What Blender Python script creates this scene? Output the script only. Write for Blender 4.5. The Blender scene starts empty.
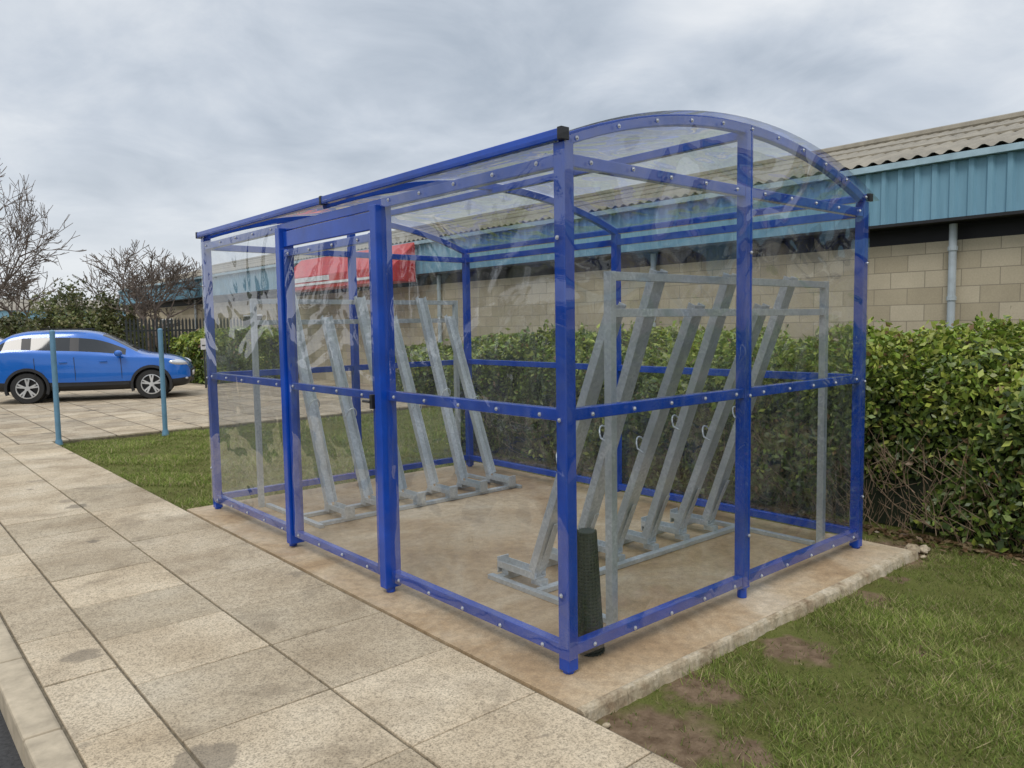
import bpy, math, random, bmesh
import numpy as np
from mathutils import Vector, Matrix
random.seed(7); rng=np.random.default_rng(7)
scene=bpy.context.scene
SC=1.08   # layout unit -> metres

# ------------------------------------------------------------ materials
def newmat(name):
    m=bpy.data.materials.new(name); m.use_nodes=True
    nt=m.node_tree; nt.nodes.clear()
    out=nt.nodes.new('ShaderNodeOutputMaterial')
    return m,nt,out
def N(nt,t,**kw):
    n=nt.nodes.new(t)
    for k,v in kw.items(): setattr(n,k,v)
    return n
def link(nt,a,b): nt.links.new(a,b)
def ramp(nt,src,stops):
    r=N(nt,'ShaderNodeValToRGB'); e=r.color_ramp.elements
    while len(e)<len(stops): e.new(0.5)
    for i,(p,c) in enumerate(stops):
        e[i].position=p; e[i].color=(c[0],c[1],c[2],1) if hasattr(c,'__len__') else (c,c,c,1)
    link(nt,src,r.inputs[0]); return r.outputs[0]
def noise(nt,vec,scale,detail=4,rough=0.55,dist=0):
    n=N(nt,'ShaderNodeTexNoise'); n.inputs['Scale'].default_value=scale
    n.inputs['Detail'].default_value=detail; n.inputs['Roughness'].default_value=rough
    n.inputs['Distortion'].default_value=dist
    if vec is not None: link(nt,vec,n.inputs['Vector'])
    return n.outputs['Fac']
def mix(nt,fac,a,b,mode='MIX'):
    n=N(nt,'ShaderNodeMix',data_type='RGBA',blend_type=mode)
    for s,v in ((n.inputs[0],fac),(n.inputs[6],a),(n.inputs[7],b)):
        if isinstance(v,(int,float)): s.default_value=v
        elif isinstance(v,tuple): s.default_value=(v[0],v[1],v[2],1)
        else: link(nt,v,s)
    return n.outputs[2]
def math_(nt,op,a,b=None,clamp=False):
    n=N(nt,'ShaderNodeMath',operation=op); n.use_clamp=clamp
    for s,v in ((n.inputs[0],a),(n.inputs[1],b)):
        if v is None: continue
        if isinstance(v,(int,float)): s.default_value=v
        else: link(nt,v,s)
    return n.outputs[0]
def bump(nt,h,strength,dist=0.01):
    b=N(nt,'ShaderNodeBump'); b.inputs['Strength'].default_value=strength
    b.inputs['Distance'].default_value=dist; link(nt,h,b.inputs['Height']); return b.outputs[0]
def pbsdf(nt,out,col=None,rough=0.5,metal=0,spec=0.5,normal=None,coat=0):
    p=N(nt,'ShaderNodeBsdfPrincipled')
    if col is not None:
        if isinstance(col,tuple): p.inputs['Base Color'].default_value=(*col,1)
        else: link(nt,col,p.inputs['Base Color'])
    if isinstance(rough,(int,float)): p.inputs['Roughness'].default_value=rough
    else: link(nt,rough,p.inputs['Roughness'])
    p.inputs['Metallic'].default_value=metal
    p.inputs['Specular IOR Level'].default_value=spec
    p.inputs['Coat Weight'].default_value=coat; p.inputs['Coat Roughness'].default_value=0.05
    if normal is not None: link(nt,normal,p.inputs['Normal'])
    link(nt,p.outputs[0],out.inputs[0]); return p
def objco(nt): return N(nt,'ShaderNodeTexCoord').outputs['Object']

def simple(name,col,rough=0.5,metal=0,var=0.15,vscale=6,spec=0.5,coat=0,bmp=0):
    m,nt,out=newmat(name); co=objco(nt)
    f=noise(nt,co,vscale,5,0.6)
    c=mix(nt,ramp(nt,f,[(0.3,0),(0.7,1)]),tuple(x*(1-var) for x in col),tuple(min(1,x*(1+var)) for x in col))
    nrm=bump(nt,noise(nt,co,vscale*20,3),bmp,0.003) if bmp else None
    pbsdf(nt,out,c,rough,metal,spec,nrm,coat); return m

M={}
M['blue']=simple('blue_powder_coat',(0.003,0.056,0.39),0.22,0,0.2,5,0.5,0.3)
M['black']=simple('black_plastic',(0.018,0.018,0.02),0.45)
M['bolt']=simple('bolt_steel',(0.50,0.52,0.56),0.35,0.6)
m,nt,out=newmat('galvanised_steel'); co=objco(nt)
v=N(nt,'ShaderNodeTexVoronoi'); v.inputs['Scale'].default_value=70; link(nt,co,v.inputs['Vector'])
c1=ramp(nt,v.outputs['Color'],[(0.1,(0.45,0.49,0.52)),(0.9,(0.66,0.70,0.72))])
c2=mix(nt,ramp(nt,noise(nt,co,3,4),[(0.35,0),(0.7,1)]),c1,(0.40,0.44,0.45))
pbsdf(nt,out,c2,ramp(nt,noise(nt,co,9,4),[(0.3,0.33),(0.7,0.55)]),0.5); M['galv']=m

def poly(name,haze0,haze1,refl=0.075,wav=0.6,pw=4.0):
    m,nt,out=newmat(name); co=objco(nt)
    bn=bump(nt,noise(nt,co,1.5,2,0.5,0.8),wav,0.07)
    lw=N(nt,'ShaderNodeLayerWeight'); lw.inputs['Blend'].default_value=0.5
    f5=math_(nt,'POWER',lw.outputs['Facing'],pw)
    R=math_(nt,'ADD',math_(nt,'MULTIPLY',f5,0.85),refl,True)
    tr=N(nt,'ShaderNodeBsdfTransparent'); tr.inputs[0].default_value=(0.94,0.955,0.965,1)
    gl=N(nt,'ShaderNodeBsdfGlossy'); gl.inputs['Roughness'].default_value=0.02; link(nt,bn,gl.inputs['Normal'])
    df=N(nt,'ShaderNodeBsdfDiffuse'); df.inputs[0].default_value=(0.75,0.77,0.8,1)
    mp=N(nt,'ShaderNodeMapping'); mp.inputs['Scale'].default_value=(6,6,1.2); link(nt,co,mp.inputs[0])
    h=ramp(nt,noise(nt,mp.outputs[0],1.5,6,0.65,0.8),[(0.42,haze0),(0.72,haze1)])
    m1=N(nt,'ShaderNodeMixShader'); link(nt,h,m1.inputs[0]); link(nt,tr.outputs[0],m1.inputs[1]); link(nt,df.outputs[0],m1.inputs[2])
    m2=N(nt,'ShaderNodeMixShader'); link(nt,R,m2.inputs[0]); link(nt,m1.outputs[0],m2.inputs[1]); link(nt,gl.outputs[0],m2.inputs[2])
    link(nt,m2.outputs[0],out.inputs[0]); return m
M['poly']=poly('clear_polycarbonate',0.0,0.055,0.10,0.9,3.4)
M['polyroof']=poly('roof_polycarbonate',0.03,0.17,0.13,1.2,3.0)

def paving(name,brick=False):
    m,nt,out=newmat(name); co=objco(nt)
    base=ramp(nt,noise(nt,co,1.6,6,0.6),[(0.3,(0.36,0.285,0.195)),(0.52,(0.51,0.425,0.31)),(0.75,(0.61,0.53,0.41))])
    sp=ramp(nt,noise(nt,co,120,3,0.75),[(0.34,0.42),(0.5,1.0),(0.66,1.2)])
    c=mix(nt,0.8,base,sp,'MULTIPLY')
    sp2=ramp(nt,noise(nt,co,30,6,0.78),[(0.33,0.62),(0.55,1.06)])
    c=mix(nt,0.7,c,sp2,'MULTIPLY')
    st=ramp(nt,noise(nt,co,2.3,5,0.6,0.5),[(0.55,0),(0.66,1)])
    c=mix(nt,math_(nt,'MULTIPLY',st,0.42),c,(0.19,0.15,0.105))
    v=N(nt,'ShaderNodeTexVoronoi'); v.voronoi_dimensions='2D'; v.inputs['Scale'].default_value=1.5; v.inputs['Randomness'].default_value=1
    wn=N(nt,'ShaderNodeTexNoise'); wn.inputs['Scale'].default_value=9; wn.inputs['Detail'].default_value=4; link(nt,co,wn.inputs['Vector'])
    vv=N(nt,'ShaderNodeVectorMath',operation='MULTIPLY_ADD'); link(nt,wn.outputs['Color'],vv.inputs[0]); vv.inputs[1].default_value=(0.14,0.14,0); link(nt,co,vv.inputs[2])
    link(nt,vv.outputs[0],v.inputs['Vector'])
    sc=N(nt,'ShaderNodeSeparateColor'); link(nt,v.outputs['Color'],sc.inputs[0])
    rad=math_(nt,'MULTIPLY',math_(nt,'MAXIMUM',math_(nt,'SUBTRACT',sc.outputs[0],0.35),0.0),0.28)
    spot=math_(nt,'MULTIPLY',math_(nt,'SUBTRACT',rad,v.outputs['Distance']),35.0,True)
    rim=math_(nt,'MULTIPLY',spot,math_(nt,'ADD',0.30,math_(nt,'MULTIPLY',sc.outputs[1],0.45)))
    c=mix(nt,rim,c,(0.14,0.12,0.095))
    if brick:
        b=N(nt,'ShaderNodeTexBrick'); b.offset=0.0; b.inputs['Scale'].default_value=1
        b.inputs['Brick Width'].default_value=0.6; b.inputs['Row Height'].default_value=0.6
        b.inputs['Mortar Size'].default_value=0.012; b.inputs['Color1'].default_value=(0.80,0.80,0.80,1); b.inputs['Color2'].default_value=(1.08,1.06,1.02,1); b.inputs['Mortar'].default_value=(0.35,0.33,0.3,1)
        link(nt,co,b.inputs['Vector']); c=mix(nt,1.0,c,b.outputs['Color'],'MULTIPLY')
    else:
        g=N(nt,'ShaderNodeNewGeometry')
        rr=ramp(nt,g.outputs['Random Per Island'],[(0,(0.84,0.83,0.80)),(0.5,(0.98,0.97,0.95)),(1,(1.12,1.10,1.06))])
        c=mix(nt,1.0,c,rr,'MULTIPLY')
    pbsdf(nt,out,c,0.85,0,0.25,bump(nt,noise(nt,co,90,4,0.7),0.6,0.005)); return m
M['slab']=paving('concrete_paving_slab'); M['slabfar']=paving('concrete_paving_far',True)
m,nt,out=newmat('concrete_pad'); co=objco(nt)
c=ramp(nt,noise(nt,co,1.1,7,0.66,0.6),[(0.30,(0.28,0.18,0.095)),(0.44,(0.42,0.295,0.17)),(0.56,(0.52,0.40,0.26)),(0.72,(0.64,0.54,0.40))])
c=mix(nt,0.8,c,ramp(nt,noise(nt,co,18,6,0.78),[(0.3,0.58),(0.6,1.08)]),'MULTIPLY')
c=mix(nt,0.7,c,ramp(nt,noise(nt,co,120,3,0.7),[(0.35,0.68),(0.6,1.08)]),'MULTIPLY')
pbsdf(nt,out,c,ramp(nt,noise(nt,co,1.7,5),[(0.4,0.42),(0.65,0.85)]),0,0.45,bump(nt,noise(nt,co,60,5,0.7),0.5,0.004)); M['pad']=m
m,nt,out=newmat('pale_edging'); co=objco(nt)
c=ramp(nt,noise(nt,co,5,7,0.7),[(0.35,(0.30,0.22,0.14)),(0.5,(0.52,0.43,0.30)),(0.65,(0.64,0.56,0.43))])
c=mix(nt,0.7,c,ramp(nt,noise(nt,co,45,5,0.75),[(0.35,0.6),(0.6,1.08)]),'MULTIPLY')
pbsdf(nt,out,c,0.9,0,0.2,bump(nt,noise(nt,co,50,6,0.75),0.9,0.012)); M['edging']=m
M['joint']=simple('joint_sand',(0.15,0.125,0.085),0.95,0,0.4,30)
M['kerb']=simple('kerb_concrete',(0.44,0.37,0.27),0.9,0,0.25,9,0.2,0,0.4)
M['asphalt']=simple('asphalt',(0.055,0.055,0.056),0.9,0,0.35,60,0.3,0,0.6)
M['far']=simple('far_ground',(0.075,0.085,0.035),0.95,0,0.3,0.3)
LZ=-0.058
DIRT=[(-0.08,-0.52,0.24),(0.40,-0.42,0.16),(1.02,-0.47,0.15),(1.95,-0.42,0.12),(0.1,-0.8,0.10),(2.9,-0.1,0.3),(1.5,-0.9,0.07),(2.4,-0.38,.07)]
m,nt,out=newmat('lawn'); co=objco(nt)
c=ramp(nt,noise(nt,co,2.2,6,0.65),[(0.3,(0.13,0.12,0.04)),(0.55,(0.15,0.165,0.045)),(0.75,(0.20,0.20,0.07))])
c=mix(nt,0.7,c,ramp(nt,noise(nt,co,120,3,0.7),[(0.3,0.5),(0.65,1.2)]),'MULTIPLY')
soil=ramp(nt,noise(nt,co,14,7,0.7),[(0.3,(0.11,0.07,0.042)),(0.7,(0.30,0.215,0.14))])
wn=N(nt,'ShaderNodeTexNoise'); wn.inputs['Scale'].default_value=9; wn.inputs['Detail'].default_value=5; link(nt,co,wn.inputs['Vector'])
vv=N(nt,'ShaderNodeVectorMath',operation='MULTIPLY_ADD'); link(nt,wn.outputs['Color'],vv.inputs[0]); vv.inputs[1].default_value=(0.30,0.30,0); 
sb=N(nt,'ShaderNodeVectorMath',operation='ADD'); link(nt,co,sb.inputs[0]); sb.inputs[1].default_value=(-0.15,-0.15,0); link(nt,sb.outputs[0],vv.inputs[2])
df=None
for (x,y,r) in DIRT:
    d=N(nt,'ShaderNodeVectorMath',operation='DISTANCE'); link(nt,vv.outputs[0],d.inputs[0]); d.inputs[1].default_value=(x,y,LZ)
    f=math_(nt,'SUBTRACT',1.25,math_(nt,'DIVIDE',d.outputs['Value'],r)); f=math_(nt,'MULTIPLY',f,2.2,True)
    df=f if df is None else math_(nt,'MAXIMUM',df,f)
pt=ramp(nt,noise(nt,co,3.5,6,0.7,0.4),[(0.60,0),(0.70,0.7)])
df=math_(nt,'MAXIMUM',df,pt)
c=mix(nt,df,c,soil)
pbsdf(nt,out,c,0.95,0,0.1,bump(nt,noise(nt,co,50,6,0.75),0.9,0.02)); M['lawn']=m
def leafmat(name,tr,rough,spec):
    m,nt,out=newmat(name); a=N(nt,'ShaderNodeAttribute'); a.attribute_name='Col'
    p=N(nt,'ShaderNodeBsdfPrincipled'); link(nt,a.outputs['Color'],p.inputs['Base Color']); p.inputs['Roughness'].default_value=rough; p.inputs['Specular IOR Level'].default_value=spec
    t=N(nt,'ShaderNodeBsdfTranslucent'); link(nt,a.outputs['Color'],t.inputs[0])
    mx=N(nt,'ShaderNodeMixShader'); mx.inputs[0].default_value=tr; link(nt,p.outputs[0],mx.inputs[1]); link(nt,t.outputs[0],mx.inputs[2]); link(nt,mx.outputs[0],out.inputs[0]); return m
M['leaf']=leafmat('foliage',0.25,0.38,0.5); M['blade']=leafmat('grass_blade',0.35,0.6,0.2)
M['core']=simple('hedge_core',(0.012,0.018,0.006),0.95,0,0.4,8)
M['bark']=simple('bark',(0.15,0.12,0.10),0.9,0,0.3,5)
M['twig']=simple('twig',(0.24,0.17,0.11),0.9,0,0.3,5)
m,nt,out=newmat('block_wall'); co=objco(nt)
sx=N(nt,'ShaderNodeSeparateXYZ'); link(nt,co,sx.inputs[0]); cx=N(nt,'ShaderNodeCombineXYZ'); link(nt,sx.outputs['Y'],cx.inputs['X']); link(nt,sx.outputs['Z'],cx.inputs['Y'])
b=N(nt,'ShaderNodeTexBrick'); b.inputs['Scale'].default_value=1; b.inputs['Brick Width'].default_value=0.417; b.inputs['Row Height'].default_value=0.208
b.inputs['Mortar Size'].default_value=0.006; b.inputs['Color1'].default_value=(0.40,0.34,0.24,1); b.inputs['Color2'].default_value=(0.54,0.47,0.35,1); b.inputs['Mortar'].default_value=(0.28,0.245,0.185,1)
b.inputs['Mortar Smooth'].default_value=0.3
link(nt,cx.outputs[0],b.inputs['Vector'])
c=mix(nt,0.6,b.outputs['Color'],ramp(nt,noise(nt,co,1.1,6,0.65),[(0.3,0.75),(0.65,1.1)]),'MULTIPLY')
c=mix(nt,0.5,c,ramp(nt,noise(nt,co,50,4,0.7),[(0.3,0.8),(0.65,1.1)]),'MULTIPLY')
pbsdf(nt,out,c,0.9,0,0.2,bump(nt,b.outputs['Fac'],-0.5,0.01)); M['block']=m
def streak(name,col,dark,sc=(1,3,0.3)):
    m,nt,out=newmat(name); co=objco(nt); mp=N(nt,'ShaderNodeMapping'); mp.inputs['Scale'].default_value=sc; link(nt,co,mp.inputs[0])
    f=ramp(nt,noise(nt,mp.outputs[0],2.0,6,0.7),[(0.35,0),(0.75,1)])
    pbsdf(nt,out,mix(nt,f,col,dark),0.6,0,0.3); return m
M['teal']=streak('teal_cladding',(0.21,0.39,0.50),(0.15,0.29,0.38))
M['roof']=streak('fibre_cement_roof',(0.32,0.285,0.22),(0.18,0.16,0.125),(0.6,1.2,0.5))
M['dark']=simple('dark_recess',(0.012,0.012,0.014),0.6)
M['pipe']=simple('grey_pipe',(0.40,0.45,0.48),0.5)
M['trim']=simple('pale_trim',(0.36,0.50,0.57),0.6)
M['red']=simple('red_standin_paint',(0.55,0.03,0.025),0.4)
M['white']=simple('white_paint',(0.75,0.75,0.74),0.5)
M['render']=simple('pale_render',(0.42,0.42,0.40),0.8)
M['pole']=simple('pale_blue_pole',(0.12,0.25,0.36),0.5)
M['fence']=simple('dark_fence',(0.03,0.035,0.035),0.6)
M['paint']=simple('car_paint_blue',(0.004,0.12,0.50),0.22,0.1,0.04,3,0.5,1.0)
M['paintw']=simple('car_paint_white',(0.65,0.66,0.67),0.25,0,0.04,3,0.5,1.0)
M['glass']=simple('car_glass',(0.012,0.015,0.018),0.04,0,0.1,3,0.7)
M['rubber']=simple('tyre_rubber',(0.02,0.02,0.02),0.8)
M['alloy']=simple('alloy_wheel',(0.62,0.63,0.64),0.3,0.6)
M['lamp']=simple('headlamp_glass',(0.6,0.62,0.65),0.08,0.3)
M['rlamp']=simple('tail_lamp',(0.45,0.008,0.012),0.12)
M['mat']=simple('dark_rubber_mesh',(0.020,0.030,0.025),0.5,0,0.3,40)

# ------------------------------------------------------------ mesh builder
class MB:
    def __init__(s): s.v=[];s.f=[];s.m=[]
    def add(s,vs,fs,mi=0):
        o=len(s.v); s.v+= [tuple(v) for v in vs]; s.f+=[tuple(i+o for i in f) for f in fs]; s.m+=[mi]*len(fs)
    def box(s,a,b,mi=0):
        x0,y0,z0=a;x1,y1,z1=b
        s.add([(x0,y0,z0),(x1,y0,z0),(x1,y1,z0),(x0,y1,z0),(x0,y0,z1),(x1,y0,z1),(x1,y1,z1),(x0,y1,z1)],
              [(3,2,1,0),(4,5,6,7),(0,1,5,4),(1,2,6,5),(2,3,7,6),(3,0,4,7)],mi)
    def beam(s,p0,p1,w,h,up=(0,0,1),mi=0):
        p0=Vector(p0);p1=Vector(p1);d=(p1-p0).normalized();u=Vector(up)
        if abs(d.dot(u))>0.99: u=Vector((0,1,0))
        r=d.cross(u).normalized();u=r.cross(d).normalized()
        vs=[]
        for p in (p0,p1):
            for a,b in ((-1,-1),(1,-1),(1,1),(-1,1)): vs.append(p+r*(a*w/2)+u*(b*h/2))
        s.add(vs,[(0,1,2,3),(7,6,5,4),(0,4,5,1),(1,5,6,2),(2,6,7,3),(3,7,4,0)],mi)
    def cyl(s,p0,p1,r0,r1=None,n=10,mi=0,caps=True):
        if r1 is None:r1=r0
        p0=Vector(p0);p1=Vector(p1);d=(p1-p0).normalized();u=Vector((0,0,1)) if abs(d.z)<0.95 else Vector((1,0,0))
        a=d.cross(u).normalized();b=d.cross(a).normalized();vs=[]
        for p,r in ((p0,r0),(p1,r1)):
            for i in range(n):
                t=2*math.pi*i/n; vs.append(p+a*(r*math.cos(t))+b*(r*math.sin(t)))
        fs=[(i,i+n,(i+1)%n+n,(i+1)%n) for i in range(n)]
        if caps: fs+= [tuple(range(n)),tuple(range(2*n-1,n-1,-1))]
        s.add(vs,fs,mi)
    def sweep(s,pts,nrm,w,h,mi=0):
        vs=[];Y=Vector((0,1,0))
        for p,u in zip(pts,nrm):
            p=Vector(p);u=Vector(u)
            for a,b in ((-1,-1),(1,-1),(1,1),(-1,1)): vs.append(p+Y*(a*w/2)+u*(b*h/2))
        fs=[(0,1,2,3)]
        n=len(pts)
        for i in range(n-1):
            o=4*i
            for k in range(4): fs.append((o+k,o+4+k,o+4+(k+1)%4,o+(k+1)%4))
        o=4*(n-1); fs.append((o+3,o+2,o+1,o))
        s.add(vs,fs,mi)
    def ell(s,c,r,mi=0,nu=14,nv=8,rot=None):
        c=Vector(c);vs=[];fs=[]
        for j in range(nv+1):
            ph=math.pi*j/nv
            for i in range(nu):
                th=2*math.pi*i/nu
                v=Vector((r[0]*math.sin(ph)*math.cos(th),r[1]*math.sin(ph)*math.sin(th),r[2]*math.cos(ph)))
                if rot is not None: v=rot@v
                vs.append(c+v)
        for j in range(nv):
            for i in range(nu): fs.append((j*nu+i,(j+1)*nu+i,(j+1)*nu+(i+1)%nu,j*nu+(i+1)%nu))
        s.add(vs,fs,mi)
    def obj(s,name,mats,parent=None,smooth=False,bevel=0,fixn=False):
        me=bpy.data.meshes.new(name); me.from_pydata(s.v,[],s.f); 
        for m in mats: me.materials.append(m)
        me.polygons.foreach_set('material_index',s.m)
        if smooth: me.polygons.foreach_set('use_smooth',[True]*len(s.f))
        me.update()
        if fixn:
            bm=bmesh.new(); bm.from_mesh(me); bmesh.ops.recalc_face_normals(bm,faces=bm.faces); bm.to_mesh(me); bm.free()
        ob=bpy.data.objects.new(name,me); scene.collection.objects.link(ob)
        if parent: ob.parent=parent
        if bevel:
            b=ob.modifiers.new('b','BEVEL'); b.width=bevel; b.segments=2; b.limit_method='ANGLE'
        return ob
def empty(name,loc=(0,0,0),rz=0):
    e=bpy.data.objects.new(name,None); scene.collection.objects.link(e); e.location=loc; e.rotation_euler=(0,0,rz); return e

def cards(name,P,T,B,col,mat,parent=None,tri=False):
    n=len(P)
    if tri:
        V=np.stack([P-T,P+T,P+B],1); k=3
    else:
        V=np.stack([P-B,P+T*0.9-B*0.1,P+B,P-T*0.9-B*0.1],1); k=4
    me=bpy.data.meshes.new(name); me.vertices.add(n*k); me.vertices.foreach_set('co',V.reshape(-1).astype(np.float32))
    me.loops.add(n*k); me.loops.foreach_set('vertex_index',np.arange(n*k,dtype=np.int32))
    me.polygons.add(n); me.polygons.foreach_set('loop_start',np.arange(0,n*k,k,dtype=np.int32)); me.polygons.foreach_set('loop_total',np.full(n,k,dtype=np.int32))
    me.update(calc_edges=True)
    ca=me.color_attributes.new('Col','FLOAT_COLOR','POINT')
    C=np.ones((n,k,4),np.float32); C[:,:,:3]=col[:,None,:]
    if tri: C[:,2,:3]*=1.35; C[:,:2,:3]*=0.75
    ca.data.foreach_set('color',C.reshape(-1))
    me.materials.append(mat); ob=bpy.data.objects.new(name,me); scene.collection.objects.link(ob)
    if parent: ob.parent=parent
    return ob
def unit(a): return a/np.maximum(1e-6,np.linalg.norm(a,axis=1,keepdims=True))
def leafaxes(n,outw,size,spread=0.9):
    nr=unit(outw+rng.normal(0,spread,(n,3))); t=unit(np.cross(nr,rng.normal(0,1,(n,3)))); b=np.cross(nr,t)
    s=(size*rng.uniform(0.6,1.3,n))[:,None]
    return t*s*0.5,b*s*0.9
def pal(n,cols,w=None):
    cols=np.array(cols); idx=rng.choice(len(cols),n,p=w); return cols[idx]*rng.uniform(0.7,1.3,(n,1))

# ------------------------------------------------------------ ground
b=MB(); b.box((-500,-500,-0.5),(500,500,-0.16)); b.obj('ground',[M['far']])
b=MB(); b.box((-9,-120,-0.155),(-1.85,200,-0.115)); b.obj('road',[M['asphalt']])
b=MB(); b.box((-0.21,-25,-0.15),(7.99,9.78,LZ)); b.obj('lawn',[M['lawn']])
b=MB()
outl=[(-0.2,-0.245),(2.86,-0.245),(2.87,1.0),(2.855,2.3),(2.865,4.3),(-0.2,4.3)]
n=len(outl); vs=[(x,y,0) for x,y in outl]+[(x,y,-0.12) for x,y in outl]
b.add(vs,[tuple(range(n))]+[(i,i+n,(i+1)%n+n,(i+1)%n) for i in range(n)])
b.obj('concrete_pad',[M['pad']],fixn=True)
b=MB(); NE=260; vs=[]
def ns(x,s): return sum(math.sin(x*f+s*k*1.7)/(k+1) for k,f in enumerate((2.1,5.3,13.7,31,67)))
for i in range(NE+1):
    x=-0.2+3.12*i/NE; j=0.010*ns(x,1)+random.uniform(-0.002,0.002); t=0.003+0.003*ns(x,4)
    vs+=[(x,-0.2445,-0.05),(x,-0.2445,0.003),(x,-0.256+j*0.2,t),(x,-0.276+j,t-0.004),(x,-0.283+j,-0.014),(x,-0.295+j*1.3,-0.10)]
fs=[]
for i in range(NE):
    for k in range(5): fs.append((i*6+k,i*6+k+1,i*6+6+k+1,i*6+6+k))
fs.append((0,1,2,3,4,5)); fs.append(tuple(NE*6+k for k in (5,4,3,2,1,0)))
b.add(vs,fs)
def rock(c,r):
    o=len(b.v); b.ell(c,(r,r*random.uniform(.6,.9),r*.5),0,9,6)
    for i in range(o,len(b.v)):
        x,y,z=b.v[i]; k=1+0.22*math.sin(x*90+y*50)*math.sin(z*110+y*70); b.v[i]=(c[0]+(x-c[0])*k,c[1]+(y-c[1])*k,c[2]+(z-c[2])*k)
for c,r in (((2.96,-0.235,-0.02),0.06),((3.04,-0.28,-0.03),0.05),((2.9,-0.33,-0.04),0.022),((-0.15,-0.35,-0.045),0.018)): rock(c,r)
b.obj('concrete_edging',[M['edging']],fixn=True)
pv=empty('pavement')
b=MB(); b.box((-1.74,-20,-0.16),(-0.205,9.78,-0.014)); b.box((-0.205,9.78,-0.16),(7.9,9.9,-0.022)); b.obj('bedding',[M['joint']],pv)
b=MB()
for ci,(x0,x1) in enumerate([(-1.73,-1.435),(-1.43,-0.83),(-0.825,-0.215)]):
    y=-6.03+ (0.0 if ci else 0.25)
    while y<9.7:
        L=0.6
        g=0.003; z=[-0.003+random.uniform(-0.002,0.002) for _ in range(4)]
        a,c,d,e=x0+g+random.uniform(0,.002),x1-g-random.uniform(0,.002),y+g+random.uniform(0,.002),min(y+L,9.77)-g
        b.add([(a,d,-0.05),(c,d,-0.05),(c,e,-0.05),(a,e,-0.05),(a,d,z[0]),(c,d,z[1]),(c,e,z[2]),(a,e,z[3])],
              [(3,2,1,0),(4,5,6,7),(0,1,5,4),(1,2,6,5),(2,3,7,6),(3,0,4,7)])
        y+=L
b.obj('slabs',[M['slab']],pv,bevel=0.004)
b=MB(); b.box((-1.73,9.785,-0.16),(30,75,-0.004)); b.obj('car_park_paving',[M['slabfar']],pv)
kb=MB(); y=-10
while y<75:
    kb.box((-1.865,y+0.004,-0.3),(-1.737,y+0.84,0.0+random.uniform(-.002,.002))); y+=0.845
kb.obj('kerb',[M['kerb']],bevel=0.012)

def inside_dirt(x,y):
    d=np.zeros(len(x),bool)
    w=0.06*np.sin(x*23+y*9)+0.05*np.sin(y*31-x*13)+0.04*np.sin(x*57)+rng.normal(0,0.05,len(x))
    for (a,c,r) in DIRT: d|=(np.hypot(x-a,y-c)+w)<r*1.05
    edge=(y<-0.2)&(y>-0.33-0.05*np.sin(x*7)-0.03*np.sin(x*19))&(x<3)
    return (d&(rng.random(len(x))<0.88))|(edge&(rng.random(len(x))<0.55))
def grass(name,x0,x1,y0,y1,n,h,w):
    x=rng.uniform(x0,x1,n);y=rng.uniform(y0,y1,n)
    keep=~inside_dirt(x,y)
    pch=np.sin(x*5.1+1.3*np.sin(y*3.3))+np.sin(y*4.3+1.7*np.sin(x*2.9))+0.7*np.sin(x*13+y*11)+0.5*np.sin(x*29-y*23)
    keep&=rng.random(n)<np.clip(0.68+0.32*pch,0.16,1)
    x=x[keep];y=y[keep];pch=pch[keep];n=len(x)
    P=np.stack([x,y,np.full(n,LZ-0.002)],1)
    a=rng.uniform(0,2*np.pi,n); T=np.stack([np.cos(a),np.sin(a),np.zeros(n)],1)*w*rng.uniform(0.6,1.2,(n,1))
    hh=h*rng.uniform(0.4,1.3,n)*np.clip(1+0.22*pch,0.5,1.5)
    B=np.stack([rng.normal(0,0.75,n)*hh,rng.normal(0,0.75,n)*hh,hh],1)
    col=pal(n,[(0.17,0.225,0.045),(0.23,0.28,0.07),(0.12,0.165,0.035),(0.33,0.31,0.13),(0.40,0.33,0.19)],[0.28,0.26,0.19,0.16,0.11])*np.clip(1+0.15*pch,0.65,1.35)[:,None]
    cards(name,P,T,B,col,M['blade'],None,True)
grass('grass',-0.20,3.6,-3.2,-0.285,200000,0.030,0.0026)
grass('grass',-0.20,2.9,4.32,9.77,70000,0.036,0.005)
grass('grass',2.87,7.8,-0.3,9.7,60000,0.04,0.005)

# ------------------------------------------------------------ shelter
W_,L_=2.66,4.13
R_=3.805; ZC=2.49-R_
az=lambda x: ZC+math.sqrt(R_*R_-(x-1.33)**2)
sh=empty('cycle_shelter')
b=MB(); P=0.060
corners=[(0,0),(W_,0),(0,L_),(W_,L_)]
for x,y in corners:
    b.box((x-P/2,y-P/2,0.012),(x+P/2,y+P/2,2.235))
for x,y in [(1.33,0),(1.33,L_)]:
    b.box((x-P/2,y-P/2,0.055),(x+P/2,y+P/2,az(1.33)-0.02))
b.box((W_-P/2,2.065-P/2,0.055),(W_+P/2,2.065+P/2,2.235))
RT=0.046; RH=0.052
def rail(x0,y0,x1,y1,z,h=RH,t=RT):
    b.beam((x0,y0,z),(x1,y1,z),t,h)
q=P/2
for z in (0.10,1.115,2.165):
    for (y) in (0,L_):
        rail(q,y,1.33-q,y,z); rail(1.33+q,y,W_-q,y,z)
    rail(W_,q,W_,2.065-q,z); rail(W_,2.065+q,W_,L_-q,z)
for z in (0.10,1.115):
    rail(0,q,0,1.40,z); rail(0,2.68,0,L_-q,z)
rail(0,q,0,L_-q,2.165)
for x in (-0.03,W_+0.03):
    b.beam((x,-0.02,2.262),(x,L_+0.06,2.262),0.04,0.045)
b.beam((1.33,0.03,az(1.33)-0.03),(1.33,L_-0.03,az(1.33)-0.03),0.045,0.045)
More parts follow.
